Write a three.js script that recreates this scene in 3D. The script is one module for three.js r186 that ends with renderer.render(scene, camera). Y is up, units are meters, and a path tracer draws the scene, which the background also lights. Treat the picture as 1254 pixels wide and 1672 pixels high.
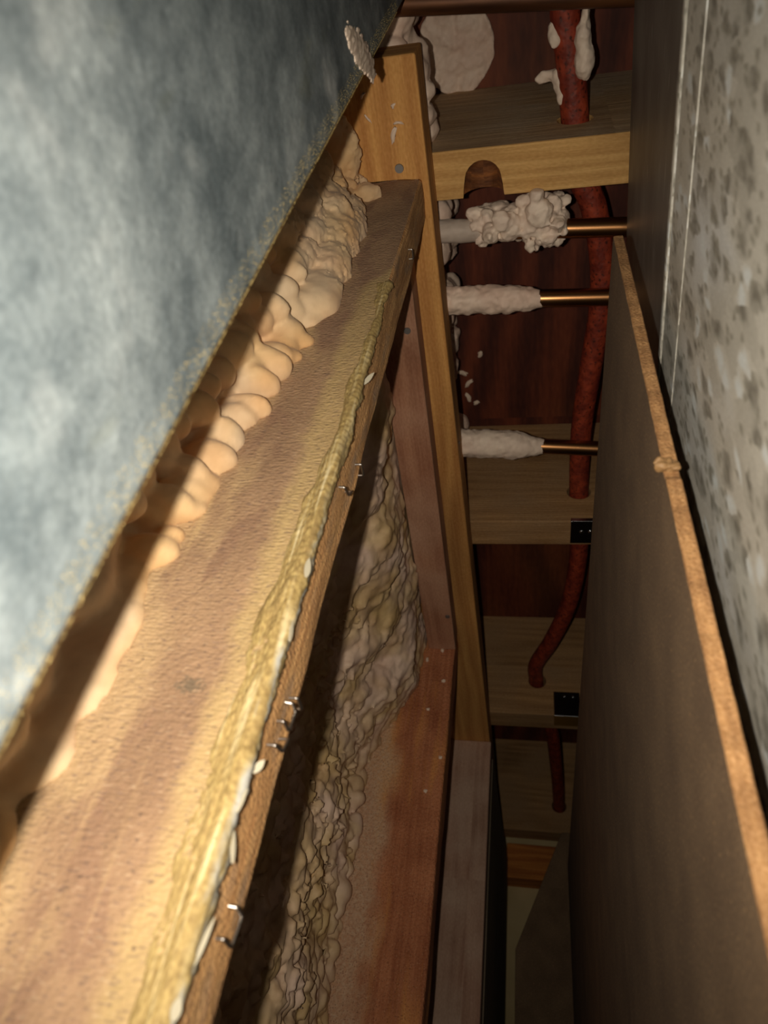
import * as THREE from 'three';
import { RoundedBoxGeometry } from 'three/addons/geometries/RoundedBoxGeometry.js';
import { ImprovedNoise } from 'three/addons/math/ImprovedNoise.js';
import { mergeGeometries, mergeVertices, toCreasedNormals } from 'three/addons/utils/BufferGeometryUtils.js';
import { Brush, Evaluator, SUBTRACTION } from 'three-bvh-csg';

// ---------------------------------------------------------------- camera, light, exposure
// Everything is laid out with the lens at the origin (x along the joists, y up, -z along the wall);
// at the end the whole place is lifted so that the concrete floor lies at y = 0.
const LENS_HEIGHT = 1.6;
const scene = new THREE.Scene();
scene.background = new THREE.Color(0x000000);
const camera = new THREE.PerspectiveCamera(70.9, 1254 / 1672, 0.01, 30);
const axisR = new THREE.Vector3(0.980, 0.143, -0.140), axisU = new THREE.Vector3(0.006, 0.679, 0.735), axisB = new THREE.Vector3(0.200, -0.720, 0.664);
camera.quaternion.setFromRotationMatrix(new THREE.Matrix4().makeBasis(axisR, axisU, axisB));
camera.focus = 0.48; camera.userData.fStop = 13;
scene.add(camera);

const renderer = new THREE.WebGLRenderer({ antialias: true });
renderer.toneMapping = THREE.LinearToneMapping;
renderer.toneMappingExposure = 1.0;
renderer.shadowMap.enabled = true;

// the photographer's flash: a small lamp two centimetres to the left of the lens
const flash = new THREE.SpotLight(0xfff1dc, 0.47, 0, 1.02, 1, 2);
flash.position.set(-0.0196, -0.0029, 0.0028);
flash.target.position.copy(flash.position).addScaledVector(axisB, -1);
flash.castShadow = true; flash.shadow.radius = 0.11; flash.shadow.mapSize.set(2048, 2048);
flash.shadow.camera.near = 0.02; flash.shadow.camera.far = 8;
scene.add(flash, flash.target);

// ---------------------------------------------------------------- helpers
const perlin = new ImprovedNoise();
const noise = (x, y, z = 0) => perlin.noise(x + 37.3, y + 11.7, z + 71.1);
function fbm(x, y, z = 0, n = 4) { let a = 0, w = 0.5; for (let i = 0; i < n; i++) { a += w * noise(x, y, z); x *= 2.03; y *= 2.01; z *= 2.02; w *= 0.5; } return a; }
function rng(seed) { let s = seed | 0; return () => { s = (s + 0x6d2b79f5) | 0; let t = Math.imul(s ^ (s >>> 15), 1 | s); t = (t + Math.imul(t ^ (t >>> 7), 61 | t)) ^ t; return ((t ^ (t >>> 14)) >>> 0) / 4294967296; }; }
function hash(i, j, k) { let h = Math.imul(i, 374761393) ^ Math.imul(j, 668265263) ^ Math.imul(k, 2147483647 ^ 0x5bd1e995); h = Math.imul(h ^ (h >>> 13), 1274126177); return ((h ^ (h >>> 16)) >>> 0) / 4294967296; }
const clamp = (v, a = 0, b = 1) => Math.min(b, Math.max(a, v)), mix = (a, b, t) => a + (b - a) * t;
const sstep = (a, b, v) => { const t = clamp((v - a) / (b - a)); return t * t * (3 - 2 * t); };
const mixc = (a, b, t) => [mix(a[0], b[0], t), mix(a[1], b[1], t), mix(a[2], b[2], t)];
function worley(x, y, z, flat = false) {             // distance to the nearest and next nearest seed, and the seed's number
  const X = Math.floor(x), Y = Math.floor(y), Z = Math.floor(z); let f1 = 9, f2 = 9, id = 0;
  for (let k = flat ? 0 : -1; k <= (flat ? 0 : 1); k++) for (let j = -1; j <= 1; j++) for (let i = -1; i <= 1; i++) {
    const a = X + i, b = Y + j, c = Z + k, h = hash(a, b, c);
    const dx = a + h - x, dy = b + hash(b, c + 17, a) - y, dz = flat ? 0 : c + hash(c, a, b + 29) - z, d = dx * dx + dy * dy + dz * dz;
    if (d < f1) { f2 = f1; f1 = d; id = h; } else if (d < f2) f2 = d;
  }
  return [Math.sqrt(f1), Math.sqrt(f2), id];
}
function table(pts, v) { if (v <= pts[0][0]) return pts[0][1]; for (let i = 1; i < pts.length; i++) if (v <= pts[i][0]) return mix(pts[i - 1][1], pts[i][1], (v - pts[i - 1][0]) / (pts[i][0] - pts[i - 1][0])); return pts[pts.length - 1][1]; }

function texture(w, h, fn, size, colour = true) {    // fn(u, v) in 0..1; size: metres covered, so that uv can be metres
  const data = new Uint8Array(w * h * 4);
  for (let j = 0; j < h; j++) for (let i = 0; i < w; i++) {
    const c = fn((i + 0.5) / w, (j + 0.5) / h), o = (j * w + i) * 4;
    if (colour) { data[o] = clamp(c[0], 0, 255); data[o + 1] = clamp(c[1], 0, 255); data[o + 2] = clamp(c[2], 0, 255); } else data[o] = data[o + 1] = data[o + 2] = clamp(c) * 255;
    data[o + 3] = 255;
  }
  const t = new THREE.DataTexture(data, w, h); t.magFilter = THREE.LinearFilter; t.minFilter = THREE.LinearFilter;
  t.wrapS = t.wrapT = THREE.RepeatWrapping; if (colour) t.colorSpace = THREE.SRGBColorSpace;
  if (size) t.repeat.set(1 / size[0], 1 / size[1]);
  t.needsUpdate = true; return t;
}
function uvMetres(g, along = 'x') {                  // uv in metres on the dominant side of every triangle, u along the grain
  if (g.index) g = g.toNonIndexed();
  const p = g.attributes.position, uv = new Float32Array(p.count * 2), a = new THREE.Vector3(), b = new THREE.Vector3(), c = new THREE.Vector3();
  for (let i = 0; i < p.count; i += 3) {
    a.fromBufferAttribute(p, i); b.fromBufferAttribute(p, i + 1); c.fromBufferAttribute(p, i + 2);
    const n = b.clone().sub(a).cross(c.clone().sub(a)), ax = Math.abs(n.x), ay = Math.abs(n.y), az = Math.abs(n.z);
    const drop = ax >= ay && ax >= az ? 'x' : ay >= az ? 'y' : 'z', rest = ['x', 'y', 'z'].filter((q) => q !== drop);
    const u = rest.includes(along) ? along : rest[0], v = rest.find((q) => q !== u);
    [a, b, c].forEach((q, k) => { uv[(i + k) * 2] = q[u] + q[drop] * 0.37; uv[(i + k) * 2 + 1] = q[v] + q[drop] * 0.71; });
  }
  g.setAttribute('uv', new THREE.BufferAttribute(uv, 2)); return g;
}
function board(x0, x1, y0, y1, z0, z1, r = 0.002, along = 'x') {
  const g = new RoundedBoxGeometry(x1 - x0, y1 - y0, z1 - z0, 2, r); g.translate((x0 + x1) / 2, (y0 + y1) / 2, (z0 + z1) / 2);
  return uvMetres(g, along);
}
function mesh(name, geometry, material, parent = scene) {
  const m = new THREE.Mesh(geometry, material); m.name = name; m.castShadow = m.receiveShadow = true; parent.add(m); return m;
}
function tag(o, label, category, group) { o.userData = { label, category }; if (group) o.userData.group = group; return o; }
function thing(name, label, category, group) { const g = new THREE.Group(); g.name = name; scene.add(g); return tag(g, label, category, group); }
function structure(name, geometry, material, label) { const m = mesh(name, geometry, material); m.userData = { kind: 'structure', label }; return m; }

// surface nets: the zero level of a distance field as one smooth mesh
function nets(f, lo, hi, cell) {
  const n = [0, 1, 2].map((k) => Math.ceil((hi[k] - lo[k]) / cell) + 1), [nx, ny, nz] = n, V = new Float32Array(nx * ny * nz);
  for (let k = 0; k < nz; k++) for (let j = 0; j < ny; j++) for (let i = 0; i < nx; i++) {
    const edge = i === 0 || j === 0 || k === 0 || i === nx - 1 || j === ny - 1 || k === nz - 1;
    const d = f(lo[0] + i * cell, lo[1] + j * cell, lo[2] + k * cell);
    V[i + nx * (j + ny * k)] = edge ? Math.max(d, cell * 0.2) : d;
  }
  const id = new Int32Array(nx * ny * nz).fill(-1), pos = [], idx = [], at = (i, j, k) => i + nx * (j + ny * k);
  const off = [0, 1, nx, nx + 1, nx * ny, nx * ny + 1, nx * ny + nx, nx * ny + nx + 1];
  const ed = [[0, 1], [2, 3], [4, 5], [6, 7], [0, 2], [1, 3], [4, 6], [5, 7], [0, 4], [1, 5], [2, 6], [3, 7]];
  for (let k = 0; k < nz - 1; k++) for (let j = 0; j < ny - 1; j++) for (let i = 0; i < nx - 1; i++) {
    const b = at(i, j, k); let m = 0; for (let c = 0; c < 8; c++) if (V[b + off[c]] < 0) m |= 1 << c;
    if (m === 0 || m === 255) continue;
    let x = 0, y = 0, z = 0, cnt = 0;
    for (const [p, q] of ed) {
      const a = V[b + off[p]], c = V[b + off[q]]; if ((a < 0) === (c < 0)) continue;
      const t = a / (a - c);
      x += mix(p & 1, q & 1, t); y += mix((p >> 1) & 1, (q >> 1) & 1, t); z += mix(p >> 2, q >> 2, t); cnt++;
    }
    id[b] = pos.length / 3; pos.push(lo[0] + (i + x / cnt) * cell, lo[1] + (j + y / cnt) * cell, lo[2] + (k + z / cnt) * cell);
  }
  const quad = (a, b, c, d, flip) => { if (a < 0 || b < 0 || c < 0 || d < 0) return; if (flip) idx.push(a, c, b, a, d, c); else idx.push(a, b, c, a, c, d); };
  for (let k = 1; k < nz - 1; k++) for (let j = 1; j < ny - 1; j++) for (let i = 1; i < nx - 1; i++) {
    const b = at(i, j, k), s = V[b] < 0;
    if (s !== V[b + 1] < 0) quad(id[b - nx - nx * ny], id[b - nx * ny], id[b], id[b - nx], !s);
    if (s !== V[b + nx] < 0) quad(id[b - 1 - nx * ny], id[b - 1], id[b], id[b - nx * ny], !s);
    if (s !== V[b + nx * ny] < 0) quad(id[b - 1 - nx], id[b - nx], id[b], id[b - 1], !s);
  }
  const g = new THREE.BufferGeometry(); g.setAttribute('position', new THREE.Float32BufferAttribute(pos, 3)); g.setIndex(idx); g.computeVertexNormals(); return g;
}
const smin = (a, b, k) => { const h = Math.max(k - Math.abs(a - b), 0) / k; return Math.min(a, b) - h * h * k * 0.25; };
const ball = (x, y, z, b) => { const X = (x - b[0]) / b[3], Y = (y - b[1]) / b[4], Z = (z - b[2]) / b[5], l = Math.sqrt(X * X + Y * Y + Z * Z); return (l - 1) * Math.min(b[3], b[4], b[5]); };
function tint(g, fn) {                               // vertex colours from sRGB values
  const p = g.attributes.position, c = new Float32Array(p.count * 3), k = new THREE.Color();
  for (let i = 0; i < p.count; i++) { const [r, gg, b] = fn(p.getX(i), p.getY(i), p.getZ(i)); k.setRGB(r / 255, gg / 255, b / 255, THREE.SRGBColorSpace); c.set([k.r, k.g, k.b], i * 3); }
  g.setAttribute('color', new THREE.BufferAttribute(c, 3)); return g;
}
const V3 = (x, y, z) => new THREE.Vector3(x, y, z);

function fleck(a, b, c, turn, x, y, z, colour = [228, 206, 186]) {   // a small crooked crumb of foam
  const g = mergeVertices((() => { const q = new THREE.SphereGeometry(1, 16, 10); q.deleteAttribute('uv'); q.deleteAttribute('normal'); return q; })(), 1e-4), p = g.attributes.position, k = 50 * (x + y + z);
  for (let i = 0; i < p.count; i++) { const X = p.getX(i), Y = p.getY(i), Z = p.getZ(i), s = 1 + 1.1 * fbm(X * 1.3 + k, Y * 1.3, Z * 1.3, 3); p.setXYZ(i, X * s * a + 0.5 * c * Math.sin(Z * 2.2 + k) * (c > a ? 0.35 : 0), Y * s * b, Z * s * c); }
  g.rotateY(turn); g.translate(x, y, z); g.computeVertexNormals(); return tint(g, () => colour);
}

// ---------------------------------------------------------------- materials
function woodMaps(seed, light, dark, size = [0.8, 0.2], dust = null) {
  const rings = (u, v) => { const X = u * size[0], Y = v * size[1]; return 0.5 + 0.5 * Math.sin((Y * 160 + fbm(X * 2 + seed, Y * 14, seed, 3) * 9) * 2.2) * 0.7 + fbm(X * 9, Y * 420, seed, 3) * 0.9; };
  const map = texture(768, 384, (u, v) => {
    const X = u * size[0], Y = v * size[1]; let c = mixc(light, dark, clamp(rings(u, v)));
    c = mixc(c, [c[0] * 0.72, c[1] * 0.7, c[2] * 0.68], clamp(fbm(X * 5, Y * 9, seed + 4, 4) * 1.4 + 0.1));
    if (dust) c = mixc(c, dust, clamp(0.45 + fbm(X * 14, Y * 14, seed + 8, 4) * 1.6));
    const g = fbm(X * 300, Y * 700, seed, 2) * 26; return [c[0] + g, c[1] + g, c[2] + g];
  }, size);
  const bump = texture(768, 384, (u, v) => clamp(0.5 + fbm(u * size[0] * 30, v * size[1] * 700, seed, 3) * 0.7 - rings(u, v) * 0.15), size, false);
  return { map, bumpMap: bump };
}
const wood = (maps, scale = 0.0006) => new THREE.MeshStandardMaterial({ ...maps, bumpScale: scale, roughness: 0.82 });
const M = {};
M.joist = wood(woodMaps(3, [222, 178, 112], [196, 150, 88]));
M.joistDusty = wood(woodMaps(5, [204, 170, 126], [170, 136, 98], [0.8, 0.2], [190, 168, 140]));
M.joistBrown = wood(woodMaps(6, [184, 144, 96], [152, 114, 72], [0.8, 0.2], [160, 128, 92]));
M.plate = wood(woodMaps(7, [214, 160, 92], [186, 130, 70]));
M.strip = wood(woodMaps(9, [178, 128, 98], [150, 100, 74], [0.8, 0.2], [188, 146, 120]));
M.header = wood(woodMaps(11, [214, 140, 66], [178, 104, 44]));
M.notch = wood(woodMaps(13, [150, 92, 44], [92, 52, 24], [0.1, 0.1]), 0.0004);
M.greyBoard = wood(woodMaps(15, [150, 136, 116], [122, 108, 90]));
M.plywood = new THREE.MeshStandardMaterial({
  map: texture(1024, 1024, (u, v) => {
    const X = u * 0.9, Y = v * 0.9, w = fbm(X * 3, Y * 1.2, 2, 3) * 5, r = 0.5 + 0.5 * Math.sin((X * 34 + w * 2.2 + fbm(X * 22, Y * 3, 5, 2) * 1.2) * 2.1);
    let c = mixc([112, 52, 30], [70, 28, 17], clamp(r + fbm(X * 180, Y * 9, 1, 2) * 0.8));
    c = mixc(c, [142, 92, 44], clamp(fbm(X * 4, Y * 2, 9, 3) * 1.7 - 0.1)); const g = fbm(X * 260, Y * 60, 3, 2) * 22; return [c[0] + g, c[1] + g * 0.7, c[2] + g * 0.5];
  }, [0.9, 0.9]), roughness: 0.7,
});
M.foam = new THREE.MeshPhysicalMaterial({ color: 0xffffff, vertexColors: true, roughness: 0.62 });
M.foamSoft = new THREE.MeshPhysicalMaterial({ color: 0xffffff, vertexColors: true, roughness: 0.95, transmission: 0.35, thickness: 0 });
const foamColour = (seed, base, other, f = 30) => (g) => tint(g, (x, y, z) => { const t = clamp(0.35 + fbm(x * f, y * f, z * f + seed, 3) * 1.5), q = fbm(x * 260, y * 260, z * 260, 2) * 16, c = mixc(base, other, t); return [c[0] + q, c[1] + q, c[2] + q]; });
const pinkFoam = foamColour(1, [236, 214, 196], [222, 190, 172]), crumbFoam = foamColour(2, [240, 222, 204], [224, 202, 186], 60);
M.steel = new THREE.MeshStandardMaterial({ color: 0xb9bcc0, metalness: 1, roughness: 0.22 });
M.yellowZinc = new THREE.MeshStandardMaterial({ color: 0xd8a850, metalness: 0.85, roughness: 0.35 });
M.staple = new THREE.MeshStandardMaterial({ color: 0xaeaaa6, metalness: 1, roughness: 0.34 });
M.nail = new THREE.MeshStandardMaterial({ color: 0x8f8d8c, metalness: 0.8, roughness: 0.5 });
M.copper = new THREE.MeshStandardMaterial({ metalness: 1, roughness: 0.3, map: texture(512, 64, (u, v) => { const n = fbm(u * 14, v * 4, 3, 4), c = mixc([196, 146, 96], [136, 96, 64], clamp(0.4 + n * 1.6)); return c; }) });
M.copperDark = new THREE.MeshStandardMaterial({ metalness: 0.6, roughness: 0.5, map: texture(256, 64, (u, v) => mixc([120, 78, 48], [70, 44, 30], clamp(0.5 + fbm(u * 20, v * 5, 7, 4) * 2))) });
M.cable = new THREE.MeshStandardMaterial({
  roughness: 0.6, map: texture(1024, 128, (u, v) => { const n = fbm(u * 80, v * 6, 4, 4), s = fbm(u * 300, v * 24, 9, 3); let c = mixc([164, 66, 38], [112, 38, 24], clamp(0.5 + n * 1.6)); if (s > 0.13) c = mixc(c, [60, 24, 17], clamp((s - 0.13) * 4)); return c; }),
  bumpMap: texture(1024, 128, (u, v) => clamp(0.5 + fbm(u * 160, v * 14, 6, 4)), null, false), bumpScale: 0.0007,
});
// galvanised sheet: dull blotched zinc for the wall stack, open spangle for the trunk duct
M.zincDull = new THREE.MeshStandardMaterial({
  metalness: 0.55, roughness: 0.62, map: texture(1024, 1024, (u, v) => {
    const X = u * 0.5, Y = v * 0.5, n = fbm(X * 26, Y * 20, 1, 5), m = fbm(X * 80 + Y * 40, Y * 110 - X * 30, 4, 4), g = fbm(X * 700, Y * 700, 8, 2);
    let c = mixc([156, 168, 174], [96, 108, 115], clamp(0.5 + n * 1.1 + m * 0.7)); c = mixc(c, [196, 204, 208], clamp(fbm(X * 34 + 9, Y * 30, 5, 4) * 2.6 - 0.42));
    c = mixc(c, [120, 122, 92], clamp(fbm(X * 16, Y * 44, 12, 4) * 2.2 - 0.5) * 0.6); return [c[0] + g * 34, c[1] + g * 34, c[2] + g * 34];
  }, [0.5, 0.5]),
  bumpMap: texture(512, 512, (u, v) => clamp(0.5 + fbm(u * 60, v * 60, 3, 4)), [0.25, 0.25], false), bumpScale: 0.0002,
});
M.zincSpangle = new THREE.MeshStandardMaterial({
  metalness: 0.12, roughness: 0.5, map: texture(1024, 1024, (u, v) => {
    const X = u * 0.25, Y = v * 0.25, wx = fbm(X * 90, Y * 90, 2, 3) * 0.9, wy = fbm(X * 90, Y * 90, 22, 3) * 0.9, a = worley(X * 105 + wx, Y * 150 + wy, 0.5, true), b = worley(X * 240 + wy, Y * 330 + wx, 3.5, true);
    let c = mixc([200, 198, 190], [176, 174, 166], a[2]); c = mixc(c, [212, 216, 220], clamp(fbm(X * 22, Y * 22, 6, 3) * 2));
    if (a[2] > 0.74) c = mixc(c, [126, 124, 116], clamp(1.5 - a[0] * 2.6) * clamp(0.4 + b[0])); if (a[2] < 0.14) c = mixc(c, [214, 220, 222], clamp(1.7 - a[0] * 3.2));
    if (b[2] > 0.8) c = mixc(c, [146, 144, 134], clamp(1.2 - b[0] * 2)); const g = fbm(X * 900, Y * 900, 3, 2) * 22; return [c[0] + g, c[1] + g, c[2] + g];
  }, [0.2, 0.5]),
});
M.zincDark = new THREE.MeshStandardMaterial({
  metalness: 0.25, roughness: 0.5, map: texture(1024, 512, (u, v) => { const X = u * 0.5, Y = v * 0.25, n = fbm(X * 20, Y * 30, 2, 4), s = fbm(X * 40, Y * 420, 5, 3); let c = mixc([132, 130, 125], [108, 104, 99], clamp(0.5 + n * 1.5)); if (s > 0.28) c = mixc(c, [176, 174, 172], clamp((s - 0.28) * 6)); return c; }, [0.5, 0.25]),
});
M.hardboard = new THREE.MeshStandardMaterial({
  roughness: 0.85, map: texture(1024, 1024, (u, v) => {
    const X = u * 0.4, Y = v * 0.4; let c = mixc([118, 96, 72], [98, 78, 58], clamp(0.5 + fbm(X * 30, Y * 30, 1, 4) * 1.2)); const s = fbm(X * 900, Y * 900, 4, 2);
    if (s > 0.26) c = mixc(c, [186, 146, 98], clamp((s - 0.26) * 5)); return [c[0] + s * 34, c[1] + s * 30, c[2] + s * 24];
  }, [0.4, 0.4]), bumpMap: texture(512, 512, (u, v) => clamp(0.5 + fbm(u * 180, v * 180, 2, 3)), [0.2, 0.2], false), bumpScale: 0.0005,
});
M.rawFibre = M.hardboard.clone(); M.rawFibre.map = texture(512, 512, (u, v) => { const X = u * 0.1, Y = v * 0.1, n = fbm(X * 60, Y * 300, 3, 4), g = fbm(X * 900, Y * 1200, 6, 2) * 40, c = mixc([168, 128, 84], [130, 94, 58], clamp(0.5 + n * 1.6)); return [c[0] + g, c[1] + g, c[2] + g]; }, [0.1, 0.1]);
M.concrete = new THREE.MeshStandardMaterial({ roughness: 0.95, map: texture(512, 512, (u, v) => { const n = 128 + fbm(u * 12, v * 12, 1, 5) * 70; return [n, n * 0.98, n * 0.94]; }, [1.6, 1.6]) });
M.plaster = new THREE.MeshStandardMaterial({ roughness: 0.95, map: texture(256, 256, (u, v) => { const n = fbm(u * 9, v * 9, 3, 4) * 30; return [206 + n, 186 + n, 140 + n]; }, [0.8, 0.8]) });

// ---------------------------------------------------------------- the room
const FLOOR = -LENS_HEIGHT, PLATE = 0.577, JOIST = 0.615, DECK = 0.805;
structure('floor', board(-0.40, 2.2, FLOOR - 0.1, FLOOR, -1.62, 1.4, 0.004), M.concrete, 'grey concrete basement floor');
structure('ceiling', board(-0.40, 2.2, DECK, DECK + 0.019, -1.62, 1.4, 0.001, 'x'), M.plywood, 'dark red-brown plywood subfloor above the joists');
structure('wall_left', board(-0.40, -0.26, FLOOR, DECK, -1.62, 1.4, 0.002), M.concrete, 'foundation wall behind the spray foam');
structure('wall_back', board(-0.26, 2.2, FLOOR, DECK, -1.62, -1.5, 0.002), M.plaster, 'pale cream wall at the far end of the passage');
structure('wall_right', board(2.1, 2.2, FLOOR, DECK, -1.5, 1.3, 0.002), M.concrete, 'basement wall out of the picture');
structure('wall_front', board(-0.26, 2.2, FLOOR, DECK, 1.3, 1.4, 0.002), M.concrete, 'basement wall behind the photographer');

// ---------------------------------------------------------------- joists
const CAB = { joist1: [0.0372, 0.6645], joist2: [0.0562, 0.667], joist3: [0.0085, 0.676], joist4: [0.0505, 0.668] };
function joistGeometry(z, hole, x1 = 1.9) {
  const s = new THREE.Shape(); s.moveTo(-0.25, JOIST); s.lineTo(x1, JOIST); s.lineTo(x1, DECK); s.lineTo(-0.25, DECK); s.closePath();
  if (hole) { const h = new THREE.Path(); h.absarc(hole[0], hole[1], 0.0135, 0, Math.PI * 2, true); s.holes.push(h); }
  const g = new THREE.ExtrudeGeometry(s, { depth: 0.035, bevelEnabled: true, bevelThickness: 0.0015, bevelSize: 0.0012, bevelOffset: -0.0012, bevelSegments: 2, curveSegments: 20 });
  g.translate(0, 0, z - 0.0365); return uvMetres(g, 'x');
}
{
  // nearest joist: a scooped notch is bored into its lower far edge
  const ev = new Evaluator(); ev.useGroups = true; ev.attributes = ['position', 'uv', 'normal'];
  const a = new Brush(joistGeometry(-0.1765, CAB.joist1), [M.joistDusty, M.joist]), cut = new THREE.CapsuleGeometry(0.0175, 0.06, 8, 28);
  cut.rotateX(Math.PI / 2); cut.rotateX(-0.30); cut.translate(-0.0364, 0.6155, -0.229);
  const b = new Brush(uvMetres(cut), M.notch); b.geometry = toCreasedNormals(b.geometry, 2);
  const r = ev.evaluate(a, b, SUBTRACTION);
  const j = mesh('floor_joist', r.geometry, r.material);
  tag(j, 'yellow pine floor joist with a scooped brown notch, nearest the camera', 'joist', 'floor joists under the plywood deck');
}
tag(mesh('floor_joist_001', joistGeometry(-0.583, CAB.joist2), [M.joistBrown, M.joistBrown]), 'dusty brown floor joist with a small steel clip under it, second from the top', 'joist', 'floor joists under the plywood deck');
tag(mesh('floor_joist_002', joistGeometry(-0.989, CAB.joist3), [M.joistBrown, M.joistBrown]), 'floor joist that the curved end of the red cable enters', 'joist', 'floor joists under the plywood deck');
tag(mesh('floor_joist_003', joistGeometry(-1.395, CAB.joist4), [M.joistBrown, M.joistBrown]), 'farthest floor joist, just before the orange header board', 'joist', 'floor joists under the plywood deck');

// ---------------------------------------------------------------- top plate, nailing strip, far header
const yaw = 0.0145, skew = (g, x) => { g.applyMatrix4(new THREE.Matrix4().set(1, 0, -yaw, -yaw * 0.1, 0, 1, 0, 0, 0, 0, 1, 0, 0, 0, 0, 1)); g.computeVertexNormals(); return g; };
function nailHead(name, x, y, z, parent, r = 0.0036) {
  const g = new THREE.CylinderGeometry(r, r * 0.9, 0.0016, 18); g.translate(x, y, z); return mesh(name, g, M.nail, parent);
}
{
  const t = thing('top_plate', 'orange-yellow wall top plate running away under the joist ends', 'top plate');
  mesh('plank', skew(board(-0.215, -0.0765, PLATE, JOIST - 0.0004, -1.46, -0.1, 0.0018, 'z')), M.plate, t);
  nailHead('nail', -0.0971, PLATE - 0.0004, -0.1741, t); nailHead('nail', -0.0736, PLATE + 0.012, -0.4473, t, 0.003);
  for (const [x, z, a, b, w] of [[-0.108, -0.112, 0.0017, 0.0034, 0.3], [-0.117, -0.122, 0.0009, 0.003, 0.9], [-0.096, -0.131, 0.0013, 0.002, 0.5], [-0.116, -0.137, 0.0009, 0.0036, -0.4], [-0.098, -0.150, 0.0017, 0.0062, 0.5], [-0.0935, -0.143, 0.0009, 0.0042, 1.7]]) mesh('foam_fleck', fleck(a, 0.0012, b, w, x, PLATE - 0.0002, z), M.foam, t);
}
{
  const t = thing('nailing_strip', 'thin pink-brown strip nailed under the top plate between first and second stud', 'strip');
  mesh('plank', board(-0.128, -0.0935, PLATE - 0.030, PLATE - 0.0004, -0.7405, -0.221, 0.0012, 'z'), M.strip, t);
  nailHead('nail', -0.1018, PLATE - 0.0304, -0.295, t, 0.0032); nailHead('nail', -0.0985, PLATE - 0.0304, -0.675, t, 0.003);
}
tag(mesh('header_board', board(-0.05, 0.9, 0.549, JOIST - 0.0005, -1.4995, -1.455, 0.002), M.header), 'orange wooden header board across the far end', 'header');

// ---------------------------------------------------------------- wall studs
// swept rounded rectangle; u = distance around from the left end of the face towards the camera, v = height
function studGeometry(x0, x1, zf, zb, y0, y1, rows, relief, r = 0.0035) {
  const pr = []; const arc = (cx, cz, a0, a1) => { for (let i = 0; i <= 6; i++) { const a = mix(a0, a1, i / 6); pr.push([cx + Math.cos(a) * r, cz + Math.sin(a) * r, Math.cos(a), Math.sin(a)]); } };
  for (let i = 0; i < 56; i++) pr.push([mix(x0, x1 - r, i / 56), zf, 0, 1]);
  arc(x1 - r, zf - r, Math.PI / 2, 0);
  for (let i = 1; i < 20; i++) pr.push([x1, mix(zf - r, zb + r, i / 20), 1, 0]);
  arc(x1 - r, zb + r, 0, -Math.PI / 2);
  pr.push([x0, zb, 0, -1], [x0, zf, -1, 0]);
  const pos = [], uv = [], idx = [], W = pr.length; let s = 0; const S = pr.map((p, i) => (i ? (s += Math.hypot(p[0] - pr[i - 1][0], p[1] - pr[i - 1][1])) : 0));
  for (let j = 0; j <= rows; j++) { const y = mix(y0, y1, j / rows); pr.forEach((p, i) => { const d = i < W - 2 && i > 0 ? relief(S[i], y) : 0; pos.push(p[0] + p[2] * d, y, p[1] + p[3] * d); uv.push(S[i], y); }); }
  for (let j = 0; j < rows; j++) for (let i = 0; i < W - 1; i++) { const a = j * W + i, b = a + 1, c = a + W, d = c + 1; idx.push(a, b, d, a, d, c); }
  for (const [j, f] of [[0, 1], [rows, 0]]) for (let i = 1; i < W - 2; i++) { const o = j * W; if (f) idx.push(o, o + i + 1, o + i); else idx.push(o, o + i, o + i + 1); }
  const g = new THREE.BufferGeometry(); g.setAttribute('position', new THREE.Float32BufferAttribute(pos, 3)); g.setAttribute('uv', new THREE.Float32BufferAttribute(uv, 2)); g.setIndex(idx); g.computeVertexNormals(); return g;
}
const V0 = -0.12, V1 = 0.58;                          // heights that the stud textures cover
function studMaterial(w, span, paint, relief, scale) {
  const make = (fn, colour) => { const t = texture(w, 2048, (u, v) => fn(u * span, mix(V0, V1, v)), null, colour); t.repeat.set(1 / span, 1 / (V1 - V0)); t.offset.set(0, -V0 / (V1 - V0)); return t; };
  return new THREE.MeshStandardMaterial({ map: make(paint, true), bumpMap: make(relief, false), bumpScale: scale, roughness: 0.85 });
}
const X0 = -0.17;
const foamEdge = [[-0.2, -0.141], [0.058, -0.140], [0.098, -0.139], [0.135, -0.138], [0.193, -0.137], [0.24, -0.131], [0.279, -0.127], [0.33, -0.119], [0.36, -0.119], [0.421, -0.120], [0.47, -0.116], [0.536, -0.126], [0.6, -0.13]];
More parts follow.
